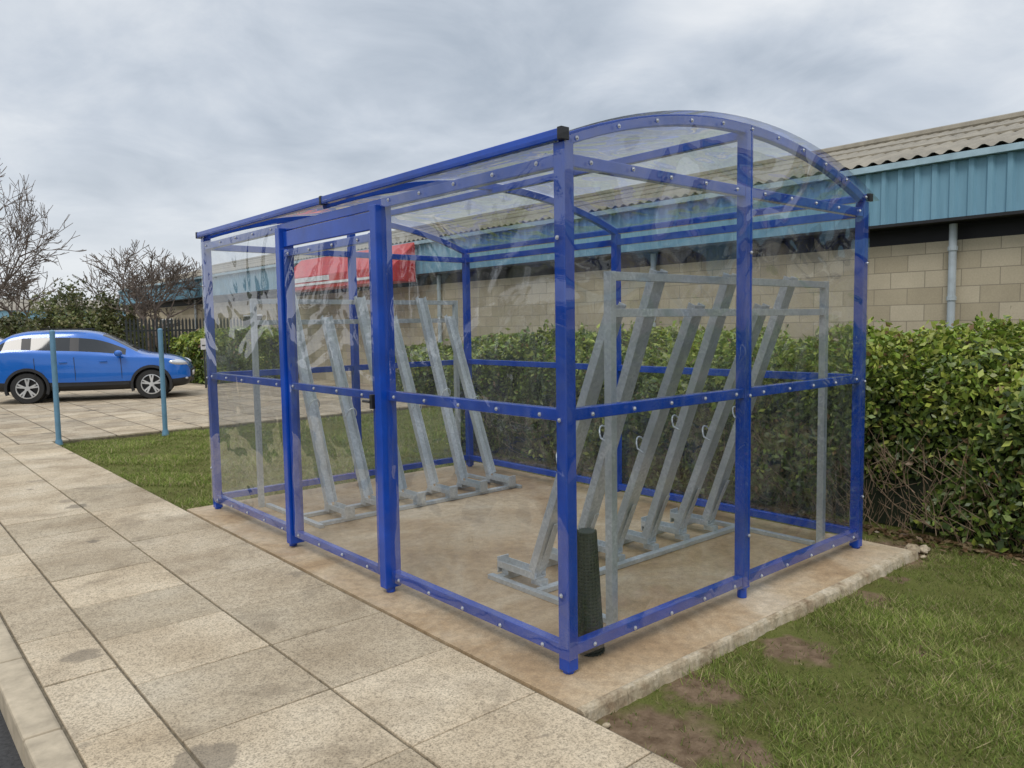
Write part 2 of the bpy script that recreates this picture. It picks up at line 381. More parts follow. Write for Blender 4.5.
for y in (0.0,2.065,L_):
    pts=[];nr=[]
    for i in range(25):
        x=-0.01+(W_+0.02)*i/24; u=Vector((x-1.33,0,az(x)-ZC)).normalized(); pts.append((x,y,az(x)-0.004)) ; nr.append(u)
    b.sweep(pts,nr,0.042,0.05)
for x,y in corners+[(1.33,0),(-0.02,1.40),(-0.02,2.66)]:
    b.cyl((x,y,0.0),(x,y,0.06),0.027,0.027,10)
b.obj('frame',[M['blue']],sh,bevel=0.004,fixn=True)
b=MB(); gx=-0.030
GY0,GY1=1.40,2.62
for y in (GY0,GY1):
    b.box((gx-0.04,y-0.032,0.03),(gx+0.062,y+0.032,2.155))
b.box((gx-0.012,GY0+.033,2.03),(gx+0.012,GY1-.033,2.130))
b.obj('gate_posts',[M['blue']],sh,bevel=0.004)
b=MB()
y0,y1=GY0+.043,GY1-.043
b.box((gx-0.02,y0,0.085),(gx+0.02,y0+0.042,2.015)); b.box((gx-0.02,y1-0.042,0.085),(gx+0.02,y1,2.015))
for z in (0.085,1.09,1.965): b.box((gx-0.018,y0+0.042,z),(gx+0.018,y1-0.042,z+0.046))
b.obj('gate_frame',[M['blue']],sh,bevel=0.004)
b=MB(); b.cyl((gx-0.05,y0+0.02,1.08),(gx-0.05,y0+0.10,1.08),0.008); b.box((gx-0.05,y0+0.005,1.04),(gx-0.022,y0+0.03,1.12))
for y in (-0.03,2.03,L_+0.07): b.box((-0.053,y-0.013,2.237),(-0.007,y+0.013,2.288))
b.box((W_+0.006,-0.045,2.238),(W_+0.053,-0.022,2.286))
b.obj('latch_and_end_caps',[M['black']],sh,bevel=0.003)
b=MB()
def bolt(x,y,z,d,s=1.0):
    x+=random.uniform(-.003,.003) if abs(d[0])<.5 else 0; z+=random.uniform(-.003,.003) if abs(d[2])<.5 else 0
    p=Vector((x,y,z));d=Vector(d); b.cyl(p,p+d*0.003,0.0095*s,None,10); b.cyl(p+d*0.003,p+d*0.008,0.006*s,0.004*s,8)
def fr(y0,y1,step): 
    n=max(2,round((y1-y0)/step)); return [y0+(y1-y0)*i/n for i in range(n+1)]
for z in (0.10,1.115,2.165):
    for y in fr(0.12,1.28,0.29)+fr(2.78,4.02,0.31): bolt(-0.040,y,z,(-1,0,0))
    for x in fr(0.12,1.20,0.27)+fr(1.46,2.54,0.27):
        bolt(x,-0.040,z,(0,-1,0)); bolt(x,L_+0.04,z,(0,1,0))
    for y in fr(0.15,3.9,0.4): bolt(W_+0.04,y,z,(1,0,0))
for z in fr(0.35,1.85,0.75):
    bolt(-0.040,0.0,z,(-1,0,0)); bolt(1.33,-0.040,z,(0,-1,0)); bolt(W_,-0.040,z,(0,-1,0)); bolt(-0.04,L_,z,(-1,0,0))
for z in (1.113,0.108,1.985):
    for y in fr(1.6,2.5,0.3): bolt(gx-0.022,y,z,(-1,0,0))
for i in range(11):
    x=0.04+(W_-0.08)*i/10; bolt(x,-0.040,az(x)-0.01,(0,-1,0))
b.obj('bolts',[M['bolt']],sh)
b=MB(); e=0.0335
def sheet(p): b.add(p,[tuple(range(len(p)))])
sheet([(-e-0.004,-0.045,0.07),(-e-0.004,1.36,0.07),(-e-0.004,1.36,2.2),(-e-0.004,-0.045,2.2)])
sheet([(-e-0.004,2.68,0.07),(-e-0.004,L_+0.03,0.07),(-e-0.004,L_+0.03,2.2),(-e-0.004,2.68,2.2)])
for yy in (-e-0.004,L_+e+0.004):
    for (xa,xb) in ((-0.03,1.325),(1.335,W_+0.03)):
        pts=[(xa,yy,0.07),(xb,yy,0.07)]
        for i in range(13):
            x=xb+(xa-xb)*i/12; pts.append((x,yy,az(x)+0.01))
        sheet(pts)
sheet([(W_+e+0.004,-0.03,0.07),(W_+e+0.004,2.06,0.07),(W_+e+0.004,2.06,2.2),(W_+e+0.004,-0.03,2.2)])
sheet([(W_+e+0.004,2.07,0.07),(W_+e+0.004,L_+0.03,0.07),(W_+e+0.004,L_+0.03,2.2),(W_+e+0.004,2.07,2.2)])
sheet([(gx-0.0215,y0+0.005,0.09),(gx-0.0215,y1-0.005,0.09),(gx-0.0215,y1-0.005,2.01),(gx-0.0215,y0+0.005,2.01)])
b.obj('wall_sheets',[M['poly']],sh)
b=MB()
for (ya,yb) in ((-0.07,2.06),(2.07,L_+0.10)):
    vs=[];fs=[]
    for i in range(31):
        x=-0.09+(W_+0.18)*i/30
        for y in (ya,yb): vs.append((x,y,az(x)+0.028))
    for i in range(30): fs.append((2*i,2*i+1,2*i+3,2*i+2))
    b.add(vs,fs)
b.obj('roof_sheet',[M['polyroof']],sh,smooth=True)

# ------------------------------------------------------------ bike racks
def rack(loc,rz):
    e=empty('bike_rack',loc,rz); b=MB(); Lr=2.07
    for x in (0,Lr): b.box((x-0.02,-0.022,0.0),(x+0.02,0.022,1.742))
    b.beam((0.02,0,1.72),(Lr-0.02,0,1.72),0.04,0.04); b.beam((0.02,0.004,1.545),(Lr-0.02,0.004,1.545),0.034,0.04)
    for x in (0.045,Lr-0.045): b.box((x-0.02,0.023,0.001),(x+0.02,1.0,0.028))
    for y in (0.60,0.93): b.box((0.066,y-0.025,0.003),(Lr-0.066,y+0.025,0.030))
    w=0.082;fl=0.045
    for i in range(6):
        x=0.13+0.33*i; high=(i%2==1)
        top=Vector((x,0.05,1.76 if high else 1.585)); bot=Vector((x,0.66,0.10))
        d=(top-bot).normalized(); up=Vector((0,-d.z,d.y))*-1
        if up.z<0: up=-up
        b.beam(bot,top,w,0.005,up)
        for s in (-1,1):
            o=Vector((s*(w/2+0.0025),0,0))+up*(fl/2)
            b.beam(bot+o,top+o,0.004,fl+0.006,up)
        e0=Vector((x,0.655,0.066)); e1=Vector((x,0.98,0.066)); b.beam(e0,e1,w,0.005)
        for s in (-1,1):
            o=Vector((s*(w/2+0.0025),0,0.018)); b.beam(e0+o,e1+o,0.004,0.04)
        b.box((x-0.03,0.62,0.03),(x+0.03,0.70,0.062)); b.box((x-0.042,0.975,0.03),(x+0.042,0.985,0.125))
        b.box((x-0.03,0.90,0.031),(x+0.03,0.96,0.062))
        b.beam((x,0.68,0.05),(x,0.52,0.40),0.03,0.006,(0,1,0.3))
        c=bot+d*(0.78 if high else 0.68)+up*0.01
        pts=[]
        for k in range(9):
            t=math.pi*k/8; pts.append(c+Vector((math.cos(t)*0.045,0,0))+up*(0.05+0.05*math.sin(t))+d*0.05*math.sin(t))
        pts=[c+Vector((0.045,0,0))]+pts+[c+Vector((-0.045,0,0))]
        for a,c2 in zip(pts[:-1],pts[1:]): b.cyl(a,c2,0.0055,None,6)
    b.obj('steel_rack',[M['galv']],e,bevel=0.0015)
rack((0.49,0.19,0),0)
rack((2.36,3.93,0),math.pi)
# rolled ribbed rubber mesh standing by the post
e=empty('rubber_mesh_roll',(0.225,0.085,0),0); b=MB(); H=0.575
def ro(z): return 0.064-0.020*z/H
b.cyl((0,0,0),(0,0,H),ro(0)-.006,ro(H)-.006,24)
z=0.006
while z<H-0.01:
    b.cyl((0,0,z),(0,0,z+0.009),ro(z),ro(z+.009),24); z+=0.0165
for k in range(20):
    a=2*math.pi*k/20; b.cyl((ro(0)*math.cos(a),ro(0)*math.sin(a),0.003),(ro(H)*math.cos(a),ro(H)*math.sin(a),H),0.003,None,4)
o=b.obj('mesh',[M['mat']],e); o.rotation_euler=(math.radians(2),math.radians(-4),0)

# ------------------------------------------------------------ building
bd=empty('warehouse_building')
YA,YB=-16.0,38.0
b=MB(); b.box((8,YA,-0.15),(8.3,YB,2.43)); b.box((8.3,YB-0.3,-0.15),(15.9,YB,2.43)); b.box((8.3,YA,-0.15),(15.9,YA+0.3,2.43)); b.obj('walls',[M['block']],bd)
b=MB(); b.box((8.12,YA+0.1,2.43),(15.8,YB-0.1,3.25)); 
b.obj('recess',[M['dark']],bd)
b=MB(); y=YA; pitch=0.2
prof=[(0,0),(0.05,0),(0.075,-0.035),(0.125,-0.035),(0.15,0)]
ys=[]
while y<YB:
    for dy,dx in prof: ys.append((y+dy,7.80+dx))
    y+=pitch
ys.append((YB,7.8))
vs=[(x,y,2.68) for y,x in ys]+[(x,y,3.34) for y,x in ys]; k=len(ys)
b.add(vs,[(i,i+1,i+1+k,i+k) for i in range(k-1)]); b.obj('fascia_cladding',[M['teal']],bd)
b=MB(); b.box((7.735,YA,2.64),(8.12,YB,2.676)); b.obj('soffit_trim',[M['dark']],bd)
b=MB(); b.box((7.70,YA,3.345),(7.86,YB,3.42)); b.obj('gutter',[M['trim']],bd)
b=MB(); ys=[];y=YA
while y<YB:
    for j in range(6): ys.append((y+j*0.03,0.022*math.sin(2*math.pi*j/6)))
    y+=0.18
k=len(ys)
vs=[(7.72,y,3.45+z) for y,z in ys]+[(12.2,y,4.66+z) for y,z in ys]+[(16.4,y,3.45+z) for y,z in ys]
b.add(vs,[(i,i+1,i+1+k,i+k) for i in range(k-1)]+[(i+k,i+1+k,i+1+2*k,i+2*k) for i in range(k-1)])
b.obj('corrugated_roof',[M['roof']],bd,smooth=True)
b=MB()
b.cyl((12.2,YA,4.68),(12.2,YB,4.68),0.09,None,8)
for t in (0.34,0.67):
    xx=7.72+(12.2-7.72)*t; zz0=3.45+1.21*t; b.box((xx-.02,YA,zz0+0.0),(xx+.02,YB,zz0+.028))
b.obj('ridge_cap',[M['roof']],bd)
b=MB(); b.add([(8.0,YB+.01,3.2),(15.9,YB+.01,3.2),(12.2,YB+.01,4.6)],[(0,1,2)]); b.add([(8.0,YA-.01,3.2),(15.9,YA-.01,3.2),(12.2,YA-.01,4.6)],[(0,1,2)]); b.obj('gable_cladding',[M['teal']],bd)
b=MB()
for y in (1.33,5.9,-5,12.0,20,28): 
    b.cyl((7.93,y,-0.1),(7.93,y,2.62),0.045,None,12)
    for z in (0.6,1.7,2.3): b.cyl((7.93,y,z),(7.93,y,z+0.05),0.056,None,12)
b.obj('downpipes',[M['pipe']],bd,smooth=False)
b=MB()
for y in (22,31): b.box((7.985,y,0.9),(7.995,y+1.4,1.9))
b.obj('windows',[M['glass']],bd)
b=MB(); 
for y in (22,31):
    b.box((7.97,y-0.05,0.85),(8.02,y+1.45,0.9)); b.box((7.97,y-0.05,1.9),(8.02,y+1.45,1.95)); b.box((7.97,y+0.68,0.9),(8.01,y+0.72,1.9))
b.obj('window_frames',[M['white']],bd)
sg=empty('red_shape_standin'); b=MB()  # invented structure standing in for a red shape seen in the panels
b.add([(7.1,12.6,2.50),(7.1,18.4,2.50),(7.72,18.4,2.50),(7.72,12.6,2.50),(7.1,12.6,2.85),(7.1,18.4,2.85),(7.72,18.4,3.42),(7.72,12.6,3.42)],[(3,2,1,0),(4,5,6,7),(0,1,5,4),(1,2,6,5),(2,3,7,6),(3,0,4,7)])
b.obj('standin_body',[M['red']],sg,bevel=0.02)
b=MB(); b.box((7.08,12.7,2.6),(7.098,18.3,2.66)); b.box((7.085,15.6,2.70),(7.098,17.6,2.82)); b.obj('white_stripe',[M['white']],sg)
b=MB(); b.cyl((7.2,12.9,-.1),(7.2,12.9,2.5),.05); b.cyl((7.2,18.1,-.1),(7.2,18.1,2.5),.05); b.obj('standin_posts',[M['pipe']],sg)
fb=empty('far_warehouse'); b=MB(); b.box((3,66,-.1),(26,76,2.4)); b.obj('walls',[M['render']],fb)
b=MB(); b.box((2.9,65.9,2.4),(26.1,76.1,3.1)); b.obj('cladding',[M['teal']],fb)
b=MB(); b.add([(2.8,65.8,3.12),(26.2,65.8,3.12),(26.2,71,4.1),(2.8,71,4.1),(26.2,76.2,3.12),(2.8,76.2,3.12)],[(0,1,2,3),(3,2,4,5),(0,3,5),(1,4,2)]); b.obj('roof',[M['roof']],fb)

# ------------------------------------------------------------ hedge
def hedge(name,x0,x1,y0,y1,h,nfront,size,seed,zb=-0.05,rd=0.28,lump=1.0):
    e=empty(name); r=np.random.default_rng(seed)
    def off(y,z): return lump*(0.13*np.sin(y*1.7+seed)+0.07*np.sin(y*4.3+z*3)+0.05*np.sin(z*7+y*3.1)+0.04*np.sin(y*13.1+z*9))
    def top(x,y): return h+lump*(0.07*np.sin(y*1.5+x*2)+0.06*np.sin(y*3.7+x*5)+0.04*np.sin(y*11+x*7))-rd*0.8*np.clip(1-(x-x0)/0.4,0,1)**2
    b=MB(); ins=0.2
    b.box((x0+ins,y0+ins,zb),(x1-ins,y1-ins,h-0.45)); b.box((x0+ins+0.2,y0+ins+.1,h-.449),(x1-ins-.1,y1-ins-.1,h-0.19)); b.obj('core',[M['core']],e)
    A=[]; O=[]
    areas=[(y1-y0)*h,(y1-y0)*(x1-x0),(x1-x0)*h,(x1-x0)*h,(y1-y0)*h*0.3]; tot=sum(areas)
    for k,a in enumerate(areas):
        n=int(nfront*a/tot); u=r.random(n);v=r.random(n); dep=np.abs(r.normal(0,0.075,n))-0.03
        if k in(0,4):
            y=y0+(y1-y0)*u; z=zb+0.03+(h-zb-0.08)*v**0.80; rr=rd*np.clip((z/h-0.68)/0.32,0,1)**2
            if k==0: x=x0+off(y,z)*0.8+dep+rr+0.14*np.clip(0.45-z,0,1); o=(-1,0,0.35)
            else: x=x1-off(y,z)*0.8-dep; o=(1,0,0.35)
        elif k==1:
            x=x0+(x1-x0)*u;y=y0+(y1-y0)*v; z=top(x,y)-dep; o=(0,0,1)
        else:
            x=x0+(x1-x0)*u; z=zb+(h-zb-.1)*v; yy=off(x,z)*0.8+dep
            y=(y0+yy) if k==2 else (y1-yy); o=(0,-1 if k==2 else 1,0.3)
        A.append(np.stack([x,y,z],1)); O.append(np.tile(o,(n,1)))
    n=int(nfront*0.14); x=r.uniform(x0+.1,x1,n);y=r.uniform(y0,y1,n)
    cl=np.sin(y*9+x*4)+np.sin(y*17-x*6); kk=cl>0.2; x=x[kk];y=y[kk]
    A.append(np.stack([x,y,top(x,y)+np.abs(r.normal(0,0.05,len(x)))],1)); O.append(np.tile((0,0,0.3),(len(x),1)))
    P=np.concatenate(A);O=np.concatenate(O).astype(float); n=len(P)
    T,B=leafaxes(n,O,np.full(n,size))
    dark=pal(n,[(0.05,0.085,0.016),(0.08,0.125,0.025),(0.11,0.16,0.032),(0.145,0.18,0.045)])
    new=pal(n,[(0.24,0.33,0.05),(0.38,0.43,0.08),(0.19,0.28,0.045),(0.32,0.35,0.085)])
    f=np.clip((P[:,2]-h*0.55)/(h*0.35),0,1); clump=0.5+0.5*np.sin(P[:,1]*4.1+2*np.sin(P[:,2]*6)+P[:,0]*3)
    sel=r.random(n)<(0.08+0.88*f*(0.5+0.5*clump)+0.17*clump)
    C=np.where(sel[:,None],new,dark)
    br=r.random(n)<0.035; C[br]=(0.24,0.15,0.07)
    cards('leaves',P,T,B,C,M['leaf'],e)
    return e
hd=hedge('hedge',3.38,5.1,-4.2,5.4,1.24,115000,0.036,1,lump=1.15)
b=MB()
for i in range(1500):
    y=random.uniform(-3.0,1.6) if i<1200 else random.uniform(1.6,5.2); x=3.42+random.uniform(-0.06,0.14); z=random.uniform(0,0.65)**1.3
    d=Vector((random.uniform(-0.5,0.1),random.uniform(-0.6,0.6),random.uniform(0.2,1))).normalized()*random.uniform(0.08,0.3)
    b.cyl((x,y,z-0.05),Vector((x,y,z-0.05))+d,0.0035,0.0012,4,0,False)
b.obj('twigs',[M['twig']],hd)
n=3000; P=np.stack([3.42-np.abs(rng.normal(0,0.12,n)),rng.uniform(-3,5,n),np.full(n,LZ+.015)+rng.uniform(0,0.01,n)],1)
T,B=leafaxes(n,np.tile((0.,0.,1.),(n,1)),np.full(n,0.03),0.3); cards('leaf_litter',P,T,B,pal(n,[(0.16,0.10,0.05),(0.10,0.06,0.03),(0.22,0.16,0.09)]),M['leaf'])
hedge('hedge',6.5,7.8,6.0,12.2,0.95,18000,0.055,2)
hedge('hedge',5.0,7.7,19.0,21.5,1.35,14000,0.08,3)
hedge('hedge',3.0,7.8,30.5,32.0,1.5,9000,0.12,5)

# ------------------------------------------------------------ trees
def bare(name,loc,height,seed,spread=0.55,maxd=6,r0=0.13,rmin=0.012,wide=1.0):
    rd=random.Random(seed); b=MB()
    def br(p,d,L,r,dep):
        segs=3 if dep<4 else 2
        for s in range(segs):
            q=p+d*(L/segs); r2=max(rmin*0.7,r*0.90)
            b.cyl(p,q,r,r2,6 if dep<2 else (4 if dep<4 else 3),0,False)
            p=q;r=r2
            d=(d+Vector((rd.gauss(0,.10),rd.gauss(0,.10),rd.gauss(0.04,.07)))).normalized()
            if dep>=1 and dep<maxd and rd.random()<0.5:
                sd=(d+Vector((rd.gauss(0,.7),rd.gauss(0,.7),rd.gauss(.1,.4)))).normalized(); br(p,sd,L*0.55,max(rmin,r*0.5),dep+1)
        if dep<maxd:
            for k in range(3 if dep<3 else 2):
                nd=(d+Vector((rd.gauss(0,spread),rd.gauss(0,spread),rd.gauss(0.08,.3)))).normalized()
                br(p,nd,L*rd.uniform(0.66,0.84),max(rmin,r*rd.uniform(0.6,0.75)),dep+1)
    br(Vector((0,0,-0.1)),Vector((0,0,1)),height*0.22,r0,0)
    zs=max(v[2] for v in b.v); k=height/zs
    b.v=[(x*k*wide,y*k*wide,z*k) for x,y,z in b.v]
    ob=b.obj(name,[M['bark']]); ob.location=loc; return ob
bare('bare_tree',(1.15,28.0,0),7.2,17,0.6,6,0.14,0.0085,0.68)
bare('bare_tree',(6.1,26.2,0),4.5,5,0.6,6,0.08,0.008)
bare('bare_tree',(6.6,29.2,0),4.4,9,0.6,5,0.08,0.009)
bare('bare_tree',(3.0,34.0,0),4.4,21,0.6,5,0.10,0.010)
def bush(name,loc,rx,ry,rz,n,size,seed,cols,cl=60):
    e=empty(name,loc); r=np.random.default_rng(seed)
    c=unit(r.normal(0,1,(cl,3))); c[:,2]=np.abs(c[:,2]); c*=r.uniform(0.45,1.0,(cl,1))*np.array([rx,ry,rz])
    sz=r.uniform(0.08,0.2,cl)*max(rx,rz)
    i=r.integers(0,cl,n); g=unit(r.normal(0,1,(n,3)))*(r.random((n,1))**0.4)*sz[i][:,None]
    P=c[i]+g; P[:,2]=np.maximum(P[:,2],0.02); T,B=leafaxes(n,g*3,np.full(n,size))
    shade=r.uniform(0.6,1.3,cl)[i][:,None]
    cards('leaves',P,T,B,pal(n,cols)*shade,M['leaf'],e)
    b=MB()
    for k in range(min(cl,50)): b.cyl((0,0,0),c[k]*1.15,0.03*rx/2,0.010,4,0,False)
    b.obj('branches',[M['bark']],e)
OL=[(0.15,0.175,0.06),(0.21,0.22,0.08),(0.10,0.125,0.045),(0.25,0.23,0.12)]
bush('evergreen_shrub',(4.0,27.5,0),1.8,1.5,3.1,18000,0.085,2,OL,110)
bush('evergreen_shrub',(2.6,30.5,0),1.3,1.3,2.2,7000,0.09,4,OL,50)
def treeline(name,pts,h,n,size,seed):
    r=np.random.default_rng(seed); A=[];S=[]
    for (x,y) in pts:
        hh=h*r.uniform(0.7,1.2); k=n; c=unit(r.normal(0,1,(14,3)))*np.array([h*.45,h*.45,hh*.38])*r.uniform(.5,1,(14,1))+np.array([x,y,hh*.55])
        i=r.integers(0,14,k); A.append(c[i]+unit(r.normal(0,1,(k,3)))*(r.random((k,1))**.4)*h*.22); S.append(r.uniform(.6,1.3,14)[i])
    P=np.concatenate(A); s=np.concatenate(S)[:,None]; P[:,2]=np.abs(P[:,2]); T,B=leafaxes(len(P),np.tile((0.,0.,1.),(len(P),1)),np.full(len(P),size))
    cards(name,P,T,B,pal(len(P),[(0.10,0.105,0.07),(0.13,0.12,0.095),(0.08,0.09,0.06)])*s,M['leaf'])
treeline('reflection_trees',[(x+rng.uniform(-1,1),84+rng.uniform(-3,3)) for x in range(-20,30,3)],5.2,900,0.3,8)
treeline('reflection_trees',[(-34+rng.uniform(-3,3),y+rng.uniform(-1,1)) for y in range(-30,60,4)],7.5,700,0.5,9)  # unseen treeline behind the camera, added for the panels to reflect

# ------------------------------------------------------------ poles, sign, fence
for (x,y) in ((-0.16,9.62),(1.2,9.55)):
    b=MB(); b.cyl((0,0,-0.05),(0,0,1.50),0.034,None,14); b.ell((0,0,1.50),(0.034,0.034,0.02),0,14,6); b.cyl((0,0,-0.05),(0,0,0.03),0.05,0.04,14)
    o=b.obj('pole_barrier_post',[M['pole']]); o.location=(x,y,0)
fe=MB()
for i in range(34):
    x=4.15+i*0.11; fe.box((x,23.0,0),(x+0.06,23.02,1.78)); fe.add([(x,23.01,1.78),(x+0.06,23.01,1.78),(x+0.03,23.01,1.88)],[(0,1,2)])
for z in (0.35,1.45): fe.box((4.1,23.021,z),(7.95,23.06,z+0.05))
fe.obj('palisade_fence',[M['fence']])
s=MB(); s.cyl((0,0,0),(0,0,1.15),0.025,None,8,1); s.box((-0.12,-0.03,0.98),(0.12,-0.026,1.26),0); s.box((-0.09,-0.034,1.07),(0.09,-0.031,1.10),1)
o=s.obj('parking_sign',[M['white'],M['fence']]); o.location=(4.6,17.6,0); o.rotation_euler=(0,0,0.3)

# ------------------------------------------------------------ car
def apply_mods(ob):
    dg=bpy.context.evaluated_depsgraph_get(); me=bpy.data.meshes.new_from_object(ob.evaluated_get(dg)); ob.modifiers.clear(); ob.data=me
def car(loc,rz,paint,scale=1/1.08):
    e=empty('parked_car',loc,rz); e.scale=(scale,)*3
    ST=[(-2.13,.42,.66,.78,.56,.84),(-2.07,.33,.80,.95,.66,1.06),(-1.97,.28,.855,1.09,.69,1.26),(-1.80,.25,.875,1.14,.665,1.47),(-1.62,.245,.88,1.14,.64,1.58),
        (-1.34,.24,.885,1.12,.62,1.635),(-1.24,.24,.887,1.11,.618,1.645),(-.80,.23,.89,1.075,.615,1.66),(-.34,.22,.89,1.05,.61,1.655),(-.26,.22,.89,1.045,.61,1.65),
        (.05,.22,.89,1.025,.60,1.615),(.25,.22,.89,1.015,.595,1.56),(.50,.22,.89,1.01,.60,1.44),(.75,.22,.89,1.0,.63,1.29),(1.00,.225,.888,.995,.69,1.14),(1.14,.23,.885,.985,.71,1.09),
        (1.45,.235,.88,.965,.70,1.055),(1.75,.24,.86,.93,.66,1.00),(1.93,.26,.82,.87,.60,.93),(2.05,.29,.75,.79,.55,.85),(2.11,.36,.66,.68,.50,.74),(2.13,.42,.6,.6,.46,.66)]
    vs=[];fs=[];ms=[]
    for (x,zb,w,bl,wt,zt) in ST:
        zm=zb+(bl-zb)*.55; P4=(w*.965,bl); P5=(wt,zt-0.05)
        lerp=lambda t:(P4[0]+(P5[0]-P4[0])*t,P4[1]+(P5[1]-P4[1])*t)
        half=[(0,zb),(w*.86,zb),(w*.975,zb+.10),(w*.99,zb+.20*(1 if bl-zb>.4 else .5)),(w,zm),P4,lerp(.08),lerp(.86),P5,(wt*.7,zt-.01),(0,zt)]
        nP=len(half)
        vs+=[(x,y,z) for y,z in half]+[(x,-y,z) for y,z in half[-2:0:-1]]
    R=2*nP-2
    def mat_for(i,k):
        if k>=nP-1: k=R-1-k
        xm=(ST[i][0]+ST[i+1][0])/2
        if k<=2: return 2
        if k==6:
            if (-1.34<xm<-1.24) or(-.34<xm<-.26): return 2
            if -1.72<xm<.76: return 1
        if k>=8 and .24<xm<1.00: return 1
        if k>=8 and -2.07<xm<-1.70: return 1
        return 0
    for i in range(len(ST)-1):
        for k in range(R):
            fs.append((i*R+k,i*R+(k+1)%R,(i+1)*R+(k+1)%R,(i+1)*R+k)); ms.append(mat_for(i,k))
    fs.append(tuple(range(R))[::-1]); ms.append(0); fs.append(tuple((len(ST)-1)*R+k for k in range(R))); ms.append(0)
    b=MB(); b.v=vs;b.f=fs;b.m=ms
    body=b.obj('body',[paint,M['glass'],M['black']],None,smooth=True,fixn=True)
    s=body.modifiers.new('s','SUBSURF'); s.levels=2; s.render_levels=2
    WH=[(-1.275,.345),(1.28,.345)]
    for x,z in WH:
        for sd in (-1,1):
            c=MB(); c.cyl((x,sd*.55,z),(x,sd*1.15,z),.405,None,36)
            cut=c.obj('cut',[M['black']],fixn=True)
            bo=body.modifiers.new('b','BOOLEAN'); bo.object=cut; bo.operation='DIFFERENCE'; bo.solver='EXACT'
            bpy.context.view_layer.update(); apply_mods(body); bpy.data.objects.remove(cut)
    body.parent=e
    t=MB()
    for x,z in WH:
        for sd in (-1,1):
            n=22; vs=[];ff=[]
            for i in range(n+1):
                a=-0.35+(math.pi+0.70)*i/n
                for r,y in ((.392,.80),(.392,.903),(.45,.899),(.456,.86)):
                    vs.append((x+r*math.cos(a),sd*y,z+r*math.sin(a)))
            for i in range(n):
                for k in range(3): ff.append((4*i+k,4*i+k+1,4*i+4+k+1,4*i+4+k))
            t.add(vs,ff,0)
    for sd in (-1,1):
        for xs in (-1.10,-.30,.66):
            t.beam((xs,sd*.872,.42),(xs,sd*.888,.66),.010,.012,(0,1,0)); t.beam((xs,sd*.888,.66),(xs-(0.02),sd*.864,1.02),.010,.012,(0,1,0))
        t.box((-.80,sd*.885-.012,.36),(.81,sd*.885+.012,.42))
        t.beam((-1.0,sd*.58,1.675),(-.1,sd*.575,1.665),.03,.03)
    t.box((2.06,-.52,.50),(2.138,.52,.66)); t.box((2.05,-.5,.34),(2.12,.5,.46)); t.box((-2.16,-.6,.34),(-2.08,.6,.50))
    t.obj('trim',[M['black']],e)
    d=MB()
    for sd in (-1,1):
        d.ell((.62,sd*.98,1.09),(.09,.10,.075),0); 
        for xs in (-.52,.30): d.box((xs-.10,sd*.888-.012,.90),(xs+.06,sd*.888+.014,.925),0)
    d.obj('mirrors_handles',[paint],e,smooth=False,bevel=0.003)
    h=MB()
    for sd in (-1,1):
        h.ell((1.84,sd*.71,.83),(.24,.13,.085),0,16,10,Matrix.Rotation(-0.35*sd,3,'Z')@Matrix.Rotation(0.15,3,'Y'))
        h.ell((-1.94,sd*.765,1.0),(.18,.125,.12),1,16,10,Matrix.Rotation(0.35*sd,3,'Z'))
        h.ell((2.01,sd*.66,.46),(.07,.10,.055),0)
    h.box((2.13,-.26,.50),(2.15,.26,.61),2)
    h.box((-2.15,-.26,.75),(-2.135,.26,.86),2)
    h.obj('lamps',[M['lamp'],M['rlamp'],M['white']],e,smooth=True)
    w=MB()
    for x,z in WH:
        for sd in (-1,1):
            yi,yo=sd*.66,sd*.875
            prof=[(.20,yi),(.33,yi),(.345,yi+sd*.03),(.345,yo-sd*.03),(.33,yo),(.235,yo+sd*.003),(.232,yo-sd*.03)]
            n=36; vs=[];ff=[]
            for i in range(n):
                a=2*math.pi*i/n
                for r,y in prof: vs.append((x+r*math.cos(a),y,z+r*math.sin(a)))
            q=len(prof)
            for i in range(n):
                for k in range(q-1): ff.append((i*q+k,i*q+k+1,((i+1)%n)*q+k+1,((i+1)%n)*q+k))
            w.add(vs,ff,0)
            prof=[(.236,yo-sd*.002),(.215,yo),(.210,yo-sd*.05)]; vs=[];ff=[];q=3
            for i in range(n):
                a=2*math.pi*i/n
                for r,y in prof: vs.append((x+r*math.cos(a),y,z+r*math.sin(a)))
            for i in range(n):
                for k in range(2): ff.append((i*q+k,i*q+k+1,((i+1)%n)*q+k+1,((i+1)%n)*q+k))
            w.add(vs,ff,1)
            for s5 in range(5):
                for dd in (-.16,.16):
                    a=2*math.pi*s5/5+.3+dd; a0=2*math.pi*s5/5+.3
                    w.beam((x+.04*math.cos(a0),yo-sd*.015,z+.04*math.sin(a0)),(x+.222*math.cos(a),yo-sd*.012,z+.222*math.sin(a)),.036,.02,(0,1,0),1)
            w.cyl((x,yo-sd*.04,z),(x,yo-sd*.0,z),.055,None,14,1)
            w.cyl((x,yo-sd*.10,z),(x,yo-sd*.085,z),.228,None,24,2)
            w.cyl((x,sd*.56,z),(x,sd*.57,z),.39,None,24,2)
    w.obj('wheels',[M['rubber'],M['alloy'],M['black']],e,smooth=False)
    return e
car((1.93,16.72,0),math.atan2(-.38,.925),M['paint'])
car((0.95,26.0,0),math.atan2(-.2,.98),M['paintw'])

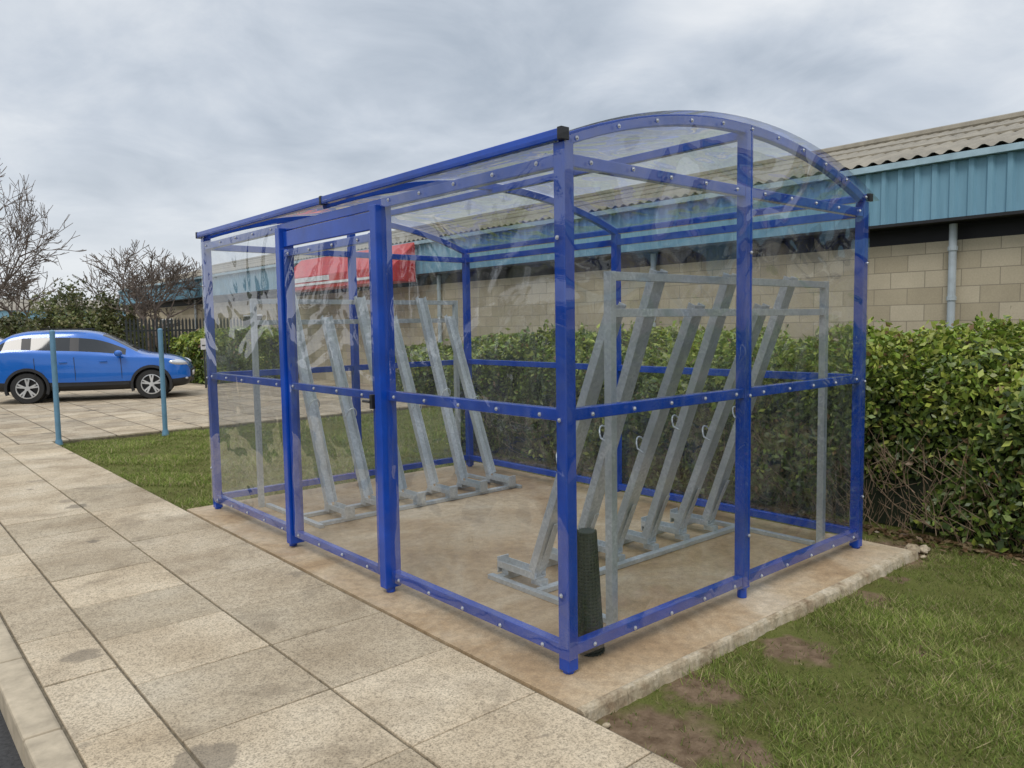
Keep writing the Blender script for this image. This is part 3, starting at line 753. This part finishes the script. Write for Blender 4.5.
# ------------------------------------------------------------ world
w=bpy.data.worlds.new('World'); scene.world=w; w.use_nodes=True; nt=w.node_tree; nt.nodes.clear()
out=N(nt,'ShaderNodeOutputWorld'); sky=N(nt,'ShaderNodeTexSky'); sky.sky_type='NISHITA'; sky.sun_disc=False
SUN_EL=math.radians(52); SUN_AZ=math.radians(215)
sky.sun_elevation=SUN_EL; sky.sun_rotation=math.radians(90)-SUN_AZ
bg1=N(nt,'ShaderNodeBackground'); bg1.inputs[1].default_value=0.1; link(nt,sky.outputs[0],bg1.inputs[0])
tc=N(nt,'ShaderNodeTexCoord'); sp=N(nt,'ShaderNodeSeparateXYZ'); link(nt,tc.outputs['Generated'],sp.inputs[0])
zz=math_(nt,'ADD',math_(nt,'MAXIMUM',sp.outputs['Z'],0.0),0.26)
cb=N(nt,'ShaderNodeCombineXYZ'); link(nt,math_(nt,'DIVIDE',sp.outputs['X'],zz),cb.inputs[0]); link(nt,math_(nt,'DIVIDE',sp.outputs['Y'],zz),cb.inputs[1])
f1=noise(nt,cb.outputs[0],0.95,4,0.5,0.6); f2=noise(nt,cb.outputs[0],2.8,6,0.6,0.4)
f=math_(nt,'ADD',math_(nt,'MULTIPLY',f1,0.68),math_(nt,'MULTIPLY',f2,0.32))
cc=ramp(nt,f,[(0.37,(0.43,0.49,0.57)),(0.46,(0.57,0.625,0.70)),(0.54,(0.72,0.76,0.81)),(0.64,(0.89,0.905,0.925))])
hz=ramp(nt,sp.outputs['Z'],[(0.0,(0.84,0.86,0.88)),(0.35,(0.70,0.74,0.78))])
cc=mix(nt,ramp(nt,sp.outputs['Z'],[(0.0,0.8),(0.24,0.0)]),cc,hz)
zs=math_(nt,'ADD',math_(nt,'MULTIPLY',math_(nt,'MAXIMUM',math_(nt,'SUBTRACT',sp.outputs['Z'],0.5),0.0),2.0),1.06)
bg2=N(nt,'ShaderNodeBackground'); link(nt,zs,bg2.inputs[1]); link(nt,cc,bg2.inputs[0])
ms=N(nt,'ShaderNodeMixShader'); ms.inputs[0].default_value=0.93; link(nt,bg1.outputs[0],ms.inputs[1]); link(nt,bg2.outputs[0],ms.inputs[2]); link(nt,ms.outputs[0],out.inputs[0])
ld=bpy.data.lights.new('sun','SUN'); ld.energy=1.5; ld.angle=math.radians(22); ld.color=(1,0.95,0.88)
lo=bpy.data.objects.new('sun',ld); scene.collection.objects.link(lo)
sd=Vector((math.cos(SUN_AZ)*math.cos(SUN_EL),math.sin(SUN_AZ)*math.cos(SUN_EL),math.sin(SUN_EL)))
lo.rotation_euler=sd.to_track_quat('Z','Y').to_euler(); lo.location=sd*30

# ------------------------------------------------------------ camera
cd=bpy.data.cameras.new('camera'); cam=bpy.data.objects.new('camera',cd); scene.collection.objects.link(cam); scene.camera=cam
cd.sensor_width=36; cd.lens=769/1024*36; cd.clip_end=2000; cd.clip_start=0.05
yaw=math.radians(49.2); pit=math.radians(4.46); rol=0.016
f=Vector((math.cos(yaw)*math.cos(pit),math.sin(yaw)*math.cos(pit),-math.sin(pit))); r=Vector((math.sin(yaw),-math.cos(yaw),0)); u=r.cross(f)
r2=(r*math.cos(rol)-u*math.sin(rol)); u2=(u*math.cos(rol)+r*math.sin(rol))
mt=Matrix((r2,u2,-f)).transposed().to_4x4(); mt.translation=Vector((-2.267,-2.282,1.5)); cam.matrix_world=mt

for o in list(scene.objects):
    if o.parent is None and o.type!='LIGHT':
        o.location=o.location*SC
        if o.type!='CAMERA': o.scale=o.scale*SC
scene.view_settings.view_transform='Standard'; scene.view_settings.look='None'; scene.view_settings.exposure=0
